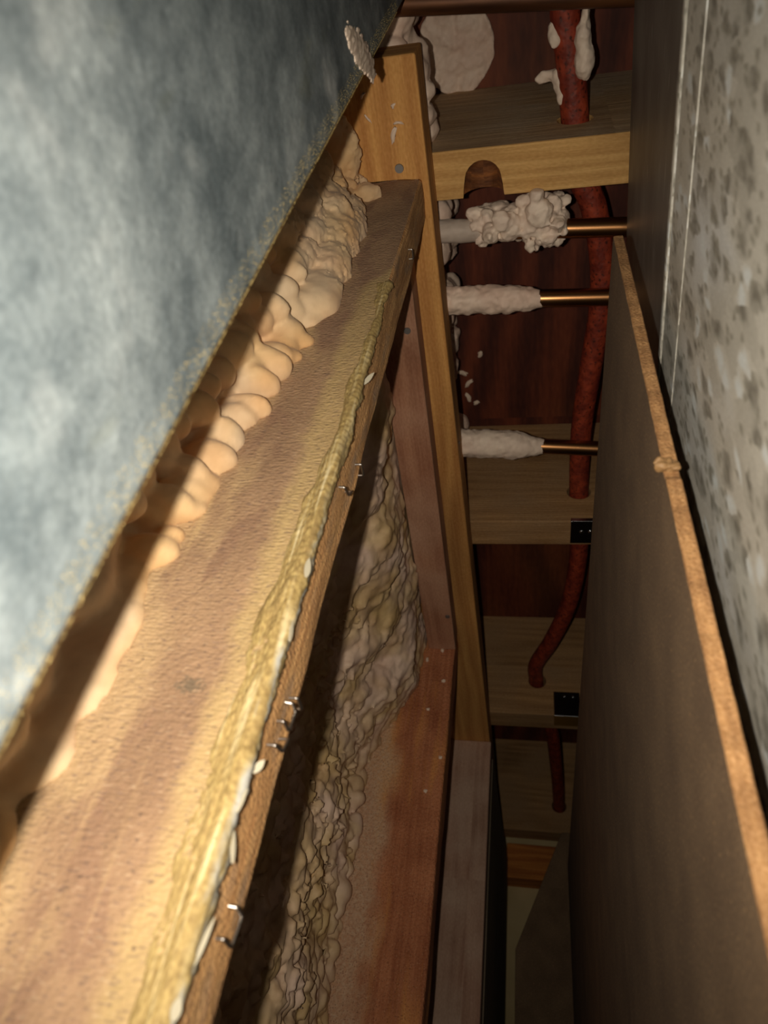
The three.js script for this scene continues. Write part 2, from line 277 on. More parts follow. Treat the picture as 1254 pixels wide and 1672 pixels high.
function paintStud1(s, y) {
  const x = X0 + s;
  if (s < 0.0885) {
    const hair = fbm(x * 260, y * 1300, 3, 3), blotch = fbm(x * 26, y * 18, 5, 4), sp = fbm(x * 520, y * 760, 12, 2);
    let c = mixc([164, 134, 104], [138, 110, 86], clamp(0.5 + blotch * 1.5));
    c = mixc(c, [140, 110, 88], sstep(-0.02, 0.10, fbm(x * 48, y * 20, 8, 4) - 0.12) * 0.8);   // thin spots where bare wood shows
    // yellow overspray film beside the foam, ragged and streaked
    const e = table(foamEdge, y), q = x - e - 0.010 - fbm(x * 40, y * 16, 21, 4) * 0.034 + sstep(0.28, 0.42, y) * 0.012;
    c = mixc(c, [192, 164, 122], sstep(0.006, -0.006, q) * 0.65);
    const st = fbm(x * 190, y * 9, 31, 3); if (y < 0.28) c = mixc(c, [202, 174, 126], clamp(st * 3 - 0.55) * 0.6);
    // glue-stained margin next to the torn insulation
    c = mixc(c, [182, 158, 108], sstep(-0.006, 0.002, x + 0.0955 - fbm(x * 20, y * 60, 41, 3) * 0.006 - sstep(0.39, 0.43, y) * 0.02) * 0.7);
    c = mixc(c, [92, 76, 72], clamp(hair * 4 - 0.6) * 0.6); c = mixc(c, [204, 184, 156], clamp(-hair * 4 - 0.75) * 0.5);
    if (sp > 0.36) c = mixc(c, [74, 60, 56], 0.5);
    const k = Math.hypot((x + 0.106) / 1.4, y - 0.118); if (k < 0.004) c = mixc(c, [110, 94, 76], sstep(0.004, 0.001, k + fbm(x * 700, y * 700, 3, 2) * 0.006));
    return c;
  }
  const g = fbm(s * 420, y * 22, 2, 4), d = fbm(s * 900, y * 900, 7, 2);
  let c = mixc([216, 170, 114], [168, 122, 76], clamp(0.5 + g * 1.5)); c = mixc(c, [160, 130, 102], clamp(fbm(s * 90, y * 30, 5, 3) * 3 - 0.2)); if (d > 0.24) c = mixc(c, [196, 158, 112], 0.45); if (d < -0.26) c = mixc(c, [52, 34, 24], 0.6); return c;
}
const reliefStud1 = (s, y) => clamp(0.5 + fbm(s * 260, y * 1300, 3, 3) * 0.6 + fbm(s * 600, y * 700, 9, 2) * 0.4);
const stud1 = thing('wall_stud', 'rough tan stud coated in overspray with torn yellow insulation and staples, nearest the camera', 'stud', 'wall studs');
mesh('timber', studGeometry(X0, -0.08, -0.182, -0.2155, FLOOR, PLATE - 0.0004, 900, (s, y) => y < -0.3 ? 0 : fbm(s * 40, y * 14, 6, 3) * 0.0022 + fbm(s * 200, y * 300, 8, 2) * 0.0003 - 0.0006), studMaterial(640, 0.1280, paintStud1, reliefStud1, 0.0008), stud1);
{
  // torn fibreglass facing glued over the stud's corner
  const prof = []; for (let i = 0; i <= 26; i++) { const t = i / 26; prof.push(t < 0.62 ? [mix(-0.0920, -0.0815, t / 0.62), -0.1826] : [-0.0802 + 0.0004 * Math.sin(t * 9), mix(-0.1826, -0.194, (t - 0.62) / 0.38)]); }
  const rows = 560, pos = [], uv = [], idx = [], W = prof.length;
  for (let j = 0; j <= rows; j++) {
    const y = mix(-0.15, 0.405, j / rows), end = sstep(0.405, 0.395, y), lw = mix(0.35, 0, sstep(0.34, 0.0, y)) + fbm(y * 26, 3, 1, 4) * 0.55, rw = 0.30 + fbm(y * 55, 8, 2, 4) * 0.55 + sstep(0.2, 0.42, y) * 0.35;
    prof.forEach((p, i) => {
      const t = i / (W - 1), a = clamp((t - lw) / 0.16) * clamp((1 - rw * 0.42 - t) / 0.07), ridge = Math.exp(-Math.pow((t - 0.60) / 0.14, 2));
      const h = -0.0012 + a * end * (0.0016 + ridge * 0.0010 * (1 + 2 * fbm(y * 18, 5, 3, 2)) + Math.max(0, fbm(t * 5, y * 46, 4, 3)) * 0.0030 + fbm(t * 22 + y * 60, y * 420, 9, 2) * 0.0012), k = t < 0.55 ? 0 : t > 0.70 ? 1 : (t - 0.55) / 0.15;
      pos.push(p[0] + h * Math.sin(k * 1.57), y, p[1] + h * Math.cos(k * 1.57)); uv.push(t, y);
    });
  }
  for (let j = 0; j < rows; j++) for (let i = 0; i < W - 1; i++) { const a = j * W + i; idx.push(a, a + 1, a + W + 1, a, a + W + 1, a + W); }
  const g = new THREE.BufferGeometry(); g.setAttribute('position', new THREE.Float32BufferAttribute(pos, 3)); g.setAttribute('uv', new THREE.Float32BufferAttribute(uv, 2)); g.setIndex(idx); g.computeVertexNormals();
  const map = texture(128, 2048, (u, v) => {
    const y = mix(-0.15, 0.405, v), f = fbm(u * 24 + y * 30, y * 420, 3, 3), l = fbm(u * 18, y * 26, 6, 4);
    let c = mixc([172, 150, 96], [132, 110, 66], clamp(0.5 + f * 1.7)); c = mixc(c, [200, 186, 146], clamp(l * 2.6 - 0.1)); c = mixc(c, [134, 112, 72], clamp(-l * 2.6 - 0.35) * 0.8);
    c = mixc(c, [178, 178, 172], sstep(0.60, 0.68, u + fbm(u * 5, y * 34, 9, 4) * 0.3) * clamp(0.45 + fbm(u * 9, y * 70, 3, 3) * 3) * sstep(0.30, 0.10, y + fbm(4, y * 30, 2, 3) * 0.2)); if (f > 0.3) c = mixc(c, [126, 106, 66], 0.5); return c;
  }); map.repeat.set(1, 1 / 0.555); map.offset.set(0, 0.15 / 0.555);
  const m = mesh('insulation_remnant', g, new THREE.MeshStandardMaterial({ map, roughness: 0.8, side: THREE.DoubleSide }), stud1); m.userData.label = 'torn yellow fibreglass facing stuck along the corner';
  // shreds of white facing paper standing off the corner
  const r = rng(5), paper = new THREE.MeshStandardMaterial({ color: 0xb4ae9a, roughness: 0.75, side: THREE.DoubleSide });
  for (const y of [0.301, 0.168, 0.141, 0.096, 0.083, 0.072, 0.049, 0.034]) {
    const L = 0.005 + r() * 0.009, w = 0.0009 + r() * 0.0016, sh = new THREE.Shape(); sh.moveTo(0, -L / 2); sh.quadraticCurveTo(w, -L * 0.1, w * 0.3, L / 2); sh.quadraticCurveTo(-w * 0.9, L * 0.1, -w * 0.4, -L / 2);
    const q = new THREE.ExtrudeGeometry(sh, { depth: 0.0004, bevelEnabled: false, curveSegments: 6 }); q.rotateY(0.7 + r() * 0.5); q.rotateX(-0.12 + r() * 0.3); q.rotateZ(-0.35 + r() * 0.7); q.translate(-0.0792 + r() * 0.0010, y, -0.1815 - r() * 0.008);
    mesh('paper_shred', q, paper, m);
  }
  // staples: crown wires standing a little proud of the narrow face
  const staple = (y, z, kind) => {
    const d = 0.0030, w = 0.0044, pts = kind === 1 ? [V3(-0.003, -w, d), V3(0.0012, -w, d), V3(0.0016, -w, d * 0.8), V3(0.0016, -w, -d), V3(0.0012, -w, -d * 1.2), V3(-0.003, -w, -d * 1.2)]
      : kind === 2 ? [V3(-0.003, -w, d), V3(0.0010, -w, d), V3(0.0014, -w, -d * 0.8), V3(0.0014, w * 0.8, -d * 1.4), V3(0.0010, w, -d * 0.2), V3(-0.003, w, d * 0.2)]
        : [V3(-0.003, -w * 0.6, d * 1.6), V3(0.0012, -w * 0.6, d * 1.5), V3(0.0018, -w * 0.4, -d * 0.2), V3(0.0016, w, -d * 1.3), V3(-0.003, w, -d * 1.4)];
    const c = new THREE.CurvePath(); for (let i = 1; i < pts.length; i++) c.add(new THREE.LineCurve3(pts[i - 1], pts[i]));
    const g = new THREE.TubeGeometry(new THREE.CatmullRomCurve3(pts, false, 'catmullrom', 0.12), 28, 0.00058, 7); g.translate(-0.0793, y, z); mesh('staple', g, M.staple, stud1);
  };
  [[0.4788, -0.1984, 1], [0.2609, -0.209, 1], [0.2293, -0.1990, 3], [0.1327, -0.2067, 1], [0.1207, -0.2015, 2], [0.1096, -0.2015, 3], [0.0573, -0.2014, 2]].forEach((a) => staple(...a));
}
function paintStud2(s, y) {
  const x = -0.215 + s, g = fbm(s * 300, y * 10, 4, 4), d = fbm(s * 800, y * 800, 7, 2), b = fbm(x * 30, y * 24, 15, 4);
  let c = mixc([186, 122, 84], [150, 88, 56], clamp(0.45 + g * 1.2 + b)); c = mixc(c, [206, 142, 82], clamp(fbm(x * 36, y * 7, 3, 3) * 3 + g));
  const e = x + 0.150 + fbm(x * 40, y * 22, 9, 4) * 0.022 + sstep(0.36, 0.5, y) * 0.012 - sstep(0.2, 0.0, y) * 0.012; c = mixc(c, [204, 176, 148], sstep(0.012, -0.012, e) * (0.75 + fbm(x * 300, y * 300, 2, 2) * 0.5));
  if (d > 0.27) c = mixc(c, [206, 176, 146], 0.5); if (d < -0.24) c = mixc(c, [84, 50, 36], 0.5); return c;
}
{
  const t = thing('wall_stud_001', 'red-brown stud behind the dark gap, second from the camera', 'stud', 'wall studs');
  mesh('timber', studGeometry(-0.215, -0.0945, -0.741, -0.779, FLOOR, PLATE - 0.0004, 200, (s, y) => fbm(s * 40, y * 14, 9, 3) * 0.0016, 0.003), studMaterial(512, 0.16, paintStud2, (s, y) => clamp(0.5 + fbm(s * 420, y * 300, 3, 3)), 0.0012), t);
  const r = rng(8);
  for (const [x, y] of [[-0.116, 0.555], [-0.128, 0.530], [-0.110, 0.545], [-0.105, 0.50], [-0.120, 0.46], [-0.1, 0.40], [-0.113, 0.36]]) mesh('foam_fleck', fleck(0.0012 + r() * 0.0018, 0.0015 + r() * 0.0025, 0.0014, 0, x, y, -0.7403), M.foam, t);
}
const M3 = wood(woodMaps(21, [190, 152, 130], [164, 124, 104], [0.8, 0.2], [196, 166, 146]));
tag(mesh('wall_stud_002', board(-0.205, -0.0615, FLOOR, PLATE - 0.0004, -1.047, -1.009, 0.002, 'y'), M3), 'dim pinkish stud, third from the camera', 'stud', 'wall studs');
tag(mesh('partition_board', (() => { const g = board(-0.012, 0, FLOOR, PLATE - 0.0004, -0.38, 0, 0.001, 'y'); g.rotateY(-0.035); g.translate(-0.0605, 0, -1.062); return g; })(), M.greyBoard), 'unlit narrow board continuing the wall beyond the third stud', 'board');

// ---------------------------------------------------------------- spray foam
// between the wall stack and the first stud: rows of swollen beads over a solid fill
const ductZ = (y) => -0.0955 + 0.045 * y;
{
  const r = rng(11), blobs = [];
  for (let y = -0.15; y < 0.572;) {
    const e = table(foamEdge, y), big = y > 0.37 && y < 0.50, low = y < 0.165, top = y > 0.5;
    for (let k = 0; k < 4; k++) {
      const s = low ? [0.016 + r() * 0.01, 0.012 + r() * 0.014, 0.007 + r() * 0.004] : big ? [0.014 + r() * 0.006, 0.013 + r() * 0.006, 0.011 + r() * 0.004] : [0.009 + r() * 0.006, 0.0054 + r() * 0.0035, 0.0075 + r() * 0.0035];
      const jx = (r() - 0.5) * 0.008, jz = (r() - 0.5) * 0.006;
      blobs.push([e - 0.009 - k * 0.0105 + jx - (low ? 0.009 : 0), y + (r() - 0.5) * 0.012, -0.181 + k * (low ? 0.0135 : 0.0155) + jz + (low ? -0.002 : 0.002), ...s]);
      if (k === 0 && !low && !top && r() < 0.4) blobs.push([e - 0.001, y + 0.004, -0.183, 0.006 + r() * 0.004, 0.0045 + r() * 0.003, 0.0055]);
    }
    y += low ? 0.015 : big ? 0.012 : 0.0078;
  }
  // the big granular lump and the curled petal under the plate
  blobs.push([-0.128, 0.455, -0.176, 0.020, 0.034, 0.016], [-0.122, 0.415, -0.178, 0.015, 0.024, 0.013], [-0.125, 0.500, -0.178, 0.013, 0.020, 0.012]);
  blobs.push([-0.142, 0.555, -0.152, 0.021, 0.010, 0.029], [-0.152, 0.560, -0.135, 0.014, 0.010, 0.022], [-0.118, 0.545, -0.180, 0.011, 0.008, 0.008]);
  const bucket = new Map(); blobs.forEach((b) => { for (let k = Math.floor((b[1] - b[4] - 0.004) / 0.01); k <= Math.floor((b[1] + b[4] + 0.004) / 0.01); k++) { if (!bucket.has(k)) bucket.set(k, []); bucket.get(k).push(b); } });
  const f = (x, y, z) => {
    const e = table(foamEdge, y); let d = (x - e + 0.012) * 0.894 + (z + 0.182) * 0.447 + fbm(x * 60, y * 60, z * 60, 2) * 0.006;
    if (y > 0.51) d += (y - 0.51) * 0.30;
    for (const b of bucket.get(Math.floor(y / 0.01)) || []) { const q = ball(x, y, z, b); if (q < 0.006) d = smin(d, q, 0.0022); }
    if (Math.abs(d) < 0.006) d += y > 0.37 ? (fbm(x * 170, y * 170, z * 170, 2) * 0.0026 + fbm(x * 420, y * 420, z * 420, 2) * 0.0016) * sstep(0.37, 0.40, y) : fbm(x * 90, y * 90, z * 90, 2) * 0.0012;
    return Math.max(d, -0.1838 - z, z - ductZ(y) + 0.002, y - PLATE + 0.0006);
  };
  const g = nets(f, [-0.20, -0.15, -0.187], [-0.092, 0.578, -0.066], 0.0014);
  tint(g, (x, y, z) => {
    const n = fbm(x * 40, y * 40, z * 40, 3), t = sstep(-0.25, 0.3, fbm(x * 22, y * 12, z * 22 + 3, 3)) * 0.8, q = fbm(x * 300, y * 300, z * 300, 2) * 14;
    let c = mixc([242, 216, 180], [232, 196, 158], clamp(0.4 + n * 1.6)); c = mixc(c, mixc([242, 204, 148], [232, 184, 122], clamp(0.4 + n * 2)), t); return [c[0] + q, c[1] + q, c[2] + q];
  });
  tag(mesh('spray_foam', g, M.foamSoft), 'bulging beads of cream foam between the left duct and the first stud', 'spray foam', 'spray foam fillings');
}
{
  // hollow foam wall of the next stud bay, wrinkled and seen at a slant
  const rb = rng(63), bead = []; for (let y = -0.14; y < 0.5; y += 0.006 + rb() * 0.014) { const k = 0.006 + rb() * rb() * 0.010; bead.push([-0.1825 + (rb() - 0.5) * 0.010, y, -0.738 + rb() * 0.022, k, k * (0.9 + rb() * 0.7), k]); }
  const f = (x, y, z) => {
    if (x < -0.222 || x > -0.113) return x < -0.2 ? -0.01 : 0.01;
    const up = sstep(0.36, 0.50, y + fbm(y * 12, z * 12, 4, 2) * 0.12), near2 = sstep(-0.66, -0.741, z);
    let X = -0.181 + 0.012 * fbm(y * 9, z * 9, 3, 3) * 2 - near2 * 0.004 + up * 0.052;
    const a = worley(x * 70, y * 58 + fbm(y * 40, z * 40, 1, 2), z * 84, false), b = worley(x * 190, y * 150, z * 200 + 5, false);
    X += (0.5 - a[0]) * 0.015 * (1 - up * 0.55) + (0.5 - b[0]) * 0.0052 * (1 - up * 0.85) + fbm(x * 200, y * 200, z * 200, 2) * 0.002 - Math.exp(-Math.pow((y - 0.25 - z * 0.32 + fbm(y * 20, z * 20, 6, 3) * 0.05) / 0.006, 2)) * 0.008;
    let d = (x - X) * 0.75; for (const q of bead) if (Math.abs(y - q[1]) < 0.03) d = smin(d, ball(x, y, z, q), 0.003);
    return Math.max(d, -0.7425 - z, z + 0.218, y - (x > -0.130 ? PLATE - 0.0306 : PLATE - 0.0006));
  };
  const g = nets(f, [-0.226, -0.15, -0.745], [-0.112, 0.579, -0.214], 0.0025);
  tint(g, (x, y, z) => { const n = fbm(x * 36, y * 36, z * 36, 3), t = clamp(0.5 + fbm(y * 16, z * 16, 2, 4) * 2.0), q = fbm(x * 280, y * 280, z * 280, 2) * 16, c = mixc(mixc([232, 206, 186], [214, 184, 164], clamp(0.4 + n * 1.6)), mixc([206, 178, 128], [184, 152, 104], clamp(0.4 + n * 1.8)), t); return [c[0] + q, c[1] + q, c[2] + q]; });
  tag(mesh('spray_foam_001', g, M.foam), 'wrinkled foam wall in the bay between first and second stud', 'spray foam', 'spray foam fillings');
}
{
  // foam over the plate in front of the nearest joist
  const r = rng(31), B = [[-0.102, 0.640, -0.083, 0.020, 0.020, 0.020], [-0.118, 0.632, -0.094, 0.016, 0.014, 0.014], [-0.100, 0.625, -0.105, 0.012, 0.011, 0.010], [-0.13, 0.66, -0.08, 0.03, 0.03, 0.03]];
  for (let i = 0; i < 34; i++) { const z = -0.172 + r() * 0.10; B.push([-0.094 - r() * 0.02, 0.622 + r() * 0.10, z, 0.008 + r() * 0.010, 0.010 + r() * 0.012, 0.007 + r() * 0.008]); }
  for (let i = 0; i < 9; i++) B.push([-0.0805 - r() * 0.004, 0.626 + r() * 0.035, -0.115 - r() * 0.056, 0.007 + r() * 0.004, 0.012 + r() * 0.01, 0.008 + r() * 0.004]);
  const f = (x, y, z) => { let d = (x + 0.108) * 0.9 + fbm(x * 70, y * 70, z * 70, 2) * 0.008; for (const b of B) d = smin(d, ball(x, y, z, b), 0.003); d += fbm(x * 130, y * 130, z * 130, 2) * 0.0024; return Math.max(d, JOIST - 0.001 - y, -0.1775 - z, y - DECK - 0.001, z + 0.062 - (y - 0.65) * 0.3); };
  tag(mesh('spray_foam_002', pinkFoam(nets(f, [-0.16, 0.612, -0.181], [-0.062, 0.807, -0.02], 0.0021)), M.foam), 'pinkish foam lumps heaped above the near end of the top plate', 'spray foam', 'spray foam fillings');
  // a flat round pat of foam sprayed on the deck and down the joist
  const p = (x, y, z) => { const X = (x + 0.067) / 0.036, Z = (z + 0.140) / 0.040, l = Math.sqrt(X * X + Z * Z) + fbm(x * 40, z * 40, 5, 3) * 0.12; const d = y > 0 ? (l - 1) * 0.02 : 0; return Math.max(d, (DECK - 0.005 - fbm(x * 90, 2, z * 90, 3) * 0.006 - (0.5 - worley(x * 75, 0.3, z * 75)[0]) * 0.004 - y) * 0.8, y - DECK - 0.0008, -0.1772 - z); };
  tag(mesh('spray_foam_003', pinkFoam(nets(p, [-0.115, 0.790, -0.185], [-0.022, 0.808, -0.09], 0.0016)), M.foam), 'flat round pat of pink foam sprayed onto the subfloor', 'spray foam', 'spray foam fillings');
}
{
  // foam over the plate in the bay behind the nearest joist
  const r = rng(47), B = []; for (let i = 0; i < 46; i++) { const z = -0.222 - r() * 0.17; B.push([-0.086 + (z > -0.34 ? 0.006 : -0.004) - r() * 0.012, 0.622 + r() * 0.16, z, 0.008 + r() * 0.008, 0.010 + r() * 0.014, 0.008 + r() * 0.008]); }
  for (let i = 0; i < 12; i++) B.push([-0.092 - r() * 0.008, 0.63 + r() * 0.16, -0.40 - r() * 0.17, 0.008 + r() * 0.01, 0.010 + r() * 0.014, 0.008 + r() * 0.008]);
  const f = (x, y, z) => { let d = (x + 0.1 + sstep(-0.40, -0.50, z) * 0.004) * 0.9 + fbm(x * 70, y * 70, z * 70, 2) * 0.01; for (const b of B) d = smin(d, ball(x, y, z, b), 0.003); d += fbm(x * 150, y * 150, z * 150, 2) * 0.0026; return Math.max(d, JOIST - 0.001 - y, z + 0.2135, -0.584 - z, y - DECK - 0.001); };
  tag(mesh('spray_foam_004', pinkFoam(nets(f, [-0.14, 0.612, -0.588], [-0.058, 0.807, -0.21], 0.0025)), M.foam), 'strip of white foam behind the copper pipe ends, above the top plate', 'spray foam', 'spray foam fillings');
  const bits = [[-0.062, -0.4728, 0.0032, 0.0045], [-0.0854, -0.4984, 0.008, 0.003], [-0.078, -0.515, 0.003, 0.007], [-0.0799, -0.5362, 0.007, 0.003], [-0.070, -0.545, 0.003, 0.004]];
  bits.forEach(([x, z, a, b], i) => { const q = fleck(a, 0.002, b, 0.4 * i, x, DECK - 0.0005, z); tag(mesh('foam_splash' + (i ? '_00' + i : ''), q, M.foam), ['small round foam spot on the dark subfloor, away from the plate', 'foam splash on the subfloor nearest the plate, above the others', 'upright foam splash on the subfloor in the middle of the cluster', 'flat foam splash on the subfloor low in the cluster', 'tiny foam splash on the subfloor at the foot of the cluster'][i], 'foam splash', 'foam splashes on the subfloor'); });
}

// ---------------------------------------------------------------- copper pipes with foam crusts
function pipe(name, label, zl, zr, y, material, crust) {
  const t = thing(name, label, 'pipe', 'copper pipes parallel to the joists'), at = (x) => V3(x, y, mix(zl, zr, (x + 0.076) / 0.150));
  mesh('tube', new THREE.TubeGeometry(new THREE.LineCurve3(at(-0.13), at(1.6)), 60, 0.00795, 26), material, t);
  if (crust) crust(t, at); return t;
}
const sleeve = (x0, x1, at, r, amp, seed) => (x, y, z) => { const c = at(x), q = Math.hypot(y - c.y, z - c.z), R = r - sstep(x1 - 0.035, x1, x) * (r - 0.0078) + fbm(x * 110, y * 110, z * 110 + seed, 3) * amp * sstep(x1 + 0.004, x1 - 0.02, x); return Math.max(q - R, x - x1, x0 - x); };
pipe('copper_pipe', 'copper pipe carrying the big crumbly foam wad, below the nearest joist', -0.243, -0.252, 0.6232, M.copper, (t, at) => {
  const s = sleeve(-0.099, -0.025, at, 0.0098, 0.0012, 1), c = at(-0.06);
  mesh('foam_crust', tint(nets(s, [-0.1, c.y - 0.014, c.z - 0.015], [-0.020, c.y + 0.014, c.z + 0.014], 0.0014), (x, y, z) => { const q = fbm(x * 200, y * 200, z * 200, 2) * 16; return [186 + q, 172 + q, 160 + q]; }), M.foam, t).userData.label = 'thin grey foam skin on the pipe';
  const r = rng(77), B = [[-0.038, 0.632, -0.243, 0.016, 0.017, 0.014], [-0.026, 0.640, -0.240, 0.014, 0.012, 0.012], [-0.032, 0.612, -0.243, 0.007, 0.016, 0.008], [-0.012, 0.628, -0.240, 0.014, 0.013, 0.013], [0.006, 0.626, -0.240, 0.020, 0.020, 0.016], [0.018, 0.630, -0.244, 0.014, 0.021, 0.014], [0.004, 0.646, -0.242, 0.011, 0.016, 0.010], [0.026, 0.632, -0.246, 0.009, 0.012, 0.012], [-0.016, 0.614, -0.240, 0.011, 0.010, 0.012], [0.008, 0.607, -0.228, 0.011, 0.008, 0.012], [-0.022, 0.606, -0.232, 0.008, 0.007, 0.009], [0.006, 0.606, -0.214, 0.006, 0.006, 0.007]];
  for (let i = 0; i < 46; i++) { const x = -0.012 + r() * 0.044, a = r() * 6.28, R = 0.014 + r() * 0.007; B.push([x, 0.626 + Math.sin(a) * R * 1.05, -0.243 + Math.cos(a) * R, 0.0025 + r() * 0.0045, 0.0025 + r() * 0.0045, 0.0025 + r() * 0.0045]); }
  for (let i = 0; i < 12; i++) { const x = -0.05 + r() * 0.036, a = r() * 6.28; B.push([x, 0.630 + Math.sin(a) * 0.014, -0.243 + Math.cos(a) * 0.012, 0.004 + r() * 0.004, 0.004 + r() * 0.004, 0.004 + r() * 0.004]); }
  const f = (x, y, z) => { let d = 1; for (const b of B) d = smin(d, ball(x, y, z, b), 0.0022); return Math.max(d + fbm(x * 150, y * 150, z * 150, 3) * 0.0034, z + 0.2158 * (y > JOIST - 0.001 ? 1 : 0) + (y > JOIST - 0.001 ? 0 : -1)); };
  mesh('foam_wad', crumbFoam(nets(f, [-0.062, 0.588, -0.268], [0.042, 0.668, -0.210], 0.0012)), M.foam, t).userData.label = 'crumbly lump of dried white foam';
});
pipe('copper_pipe_001', 'copper pipe with a smooth tapering foam sleeve, second from the nearest joist', -0.3075, -0.3145, 0.6232, M.copper, (t, at) => {
  const c = at(-0.04); mesh('foam_crust', pinkFoam(nets(sleeve(-0.099, 0.0165, at, 0.0125, 0.0040, 5), [-0.1, c.y - 0.019, c.z - 0.022], [0.020, c.y + 0.019, c.z + 0.019], 0.0014)), M.foam, t);
});
pipe('copper_pipe_002', 'reddish copper pipe with a rough foam sleeve, in front of the second joist', -0.473, -0.486, 0.6232, M.copper, (t, at) => {
  const c = at(-0.04); mesh('foam_crust', crumbFoam(nets(sleeve(-0.099, 0.018, at, 0.0150, 0.0040, 9), [-0.1, c.y - 0.021, c.z - 0.024], [0.022, c.y + 0.021, c.z + 0.021], 0.0016)), M.foam, t);
});
pipe('copper_pipe_003', 'dark tarnished pipe at the very top of the picture', -0.078, -0.0905, 0.6232, M.copperDark);

// ---------------------------------------------------------------- red cable through the joists
{
  const t = thing('cable', 'thick red-brown cable threaded through holes in the joists', 'cable');
  const path = new THREE.CatmullRomCurve3([V3(0.02, 0.666, 0.35), V3(0.022, 0.666, 0.1), V3(0.0266, 0.665, -0.0945), V3(0.0315, 0.665, -0.1306), V3(0.0368, 0.6645, -0.172), V3(0.0405, 0.6645, -0.2145), V3(0.0545, 0.665, -0.245), V3(0.066, 0.666, -0.30), V3(0.0675, 0.666, -0.345), V3(0.0615, 0.666, -0.412), V3(0.0555, 0.667, -0.49), V3(0.0562, 0.667, -0.583), V3(0.0575, 0.667, -0.621), V3(0.060, 0.667, -0.69), V3(0.0505, 0.667, -0.79), V3(0.028, 0.668, -0.876), V3(0.006, 0.671, -0.942), V3(0.0065, 0.675, -0.982), V3(0.009, 0.676, -1.03), V3(0.030, 0.672, -1.11), V3(0.043, 0.669, -1.25), V3(0.0505, 0.668, -1.395), V3(0.051, 0.668, -1.49)]);
  const g = new THREE.TubeGeometry(path, 420, 0.0113, 22); const uv = g.attributes.uv; for (let i = 0; i < uv.count; i++) uv.setX(i, uv.getX(i) * 2.2);
  mesh('sheath', g, M.cable, t);
  const blob = (list, box, cell, label) => { const f = (x, y, z) => { let d = 1; for (const b of list) d = smin(d, ball(x, y, z, b), 0.003); return d + fbm(x * 170, y * 170, z * 170, 2) * 0.0022; }; const m = mesh('foam_bit', crumbFoam(nets(f, box[0], box[1], cell)), M.foam, t); if (label) m.userData.label = label; };
  blob([[0.0405, 0.655, -0.117, 0.006, 0.010, 0.010], [0.0425, 0.654, -0.133, 0.0075, 0.010, 0.014], [0.042, 0.655, -0.103, 0.003, 0.006, 0.009]], [[0.03, 0.636, -0.155], [0.056, 0.672, -0.085]], 0.0012, 'drop of pale foam on the cable');
  blob([[0.0205, 0.66, -0.118, 0.005, 0.006, 0.006], [0.019, 0.662, -0.112, 0.004, 0.004, 0.006]], [[0.01, 0.65, -0.13], [0.03, 0.672, -0.10]], 0.0011);
  blob([[0.025, 0.665, -0.146, 0.007, 0.006, 0.009], [0.017, 0.668, -0.142, 0.008, 0.003, 0.003], [0.010, 0.669, -0.146, 0.006, 0.003, 0.003], [0.027, 0.662, -0.158, 0.005, 0.005, 0.006]], [[0, 0.652, -0.172], [0.036, 0.68, -0.13]], 0.0011);
  blob([[0.045, 0.658, -0.640, 0.008, 0.006, 0.008], [0.048, 0.657, -0.652, 0.006, 0.006, 0.007]], [[0.034, 0.644, -0.668], [0.062, 0.672, -0.626]], 0.0015);
}

// ---------------------------------------------------------------- steel clips on the joists
function clip(name, label, x0, x1, z, face, under, finish = M.steel) {
  const t = thing(name, label, 'clip', 'steel clips on the joists');
  mesh('flange', board(x0, x1, JOIST - 0.0016, JOIST - 0.0002, z - under, z + 0.0012, 0.0004), finish, t);
  mesh('flange', board(x0, x1, JOIST - 0.0016, JOIST + face, z + 0.0002, z + 0.0014, 0.0004), M.steel, t);
  for (const fx of [0.42, 0.75]) { const g = new THREE.SphereGeometry(0.0024, 14, 8); g.scale(1, 0.45, 1); if (face > 0.02) { g.rotateX(Math.PI / 2); g.translate(mix(x0, x1, fx), JOIST + face * 0.82, z + 0.0018); } else g.translate(mix(x0, x1, fx), JOIST - 0.002, z - under * 0.45); mesh('rivet', g, M.steel, t); }
}
clip('steel_clip', 'small steel clip under the second joist', 0.0447, 0.074, -0.583, 0.004, 0.034);
clip('steel_clip_001', 'shiny steel clip folded around the third joist edge', 0.0330, 0.072, -0.989, 0.041, 0.026, M.yellowZinc);

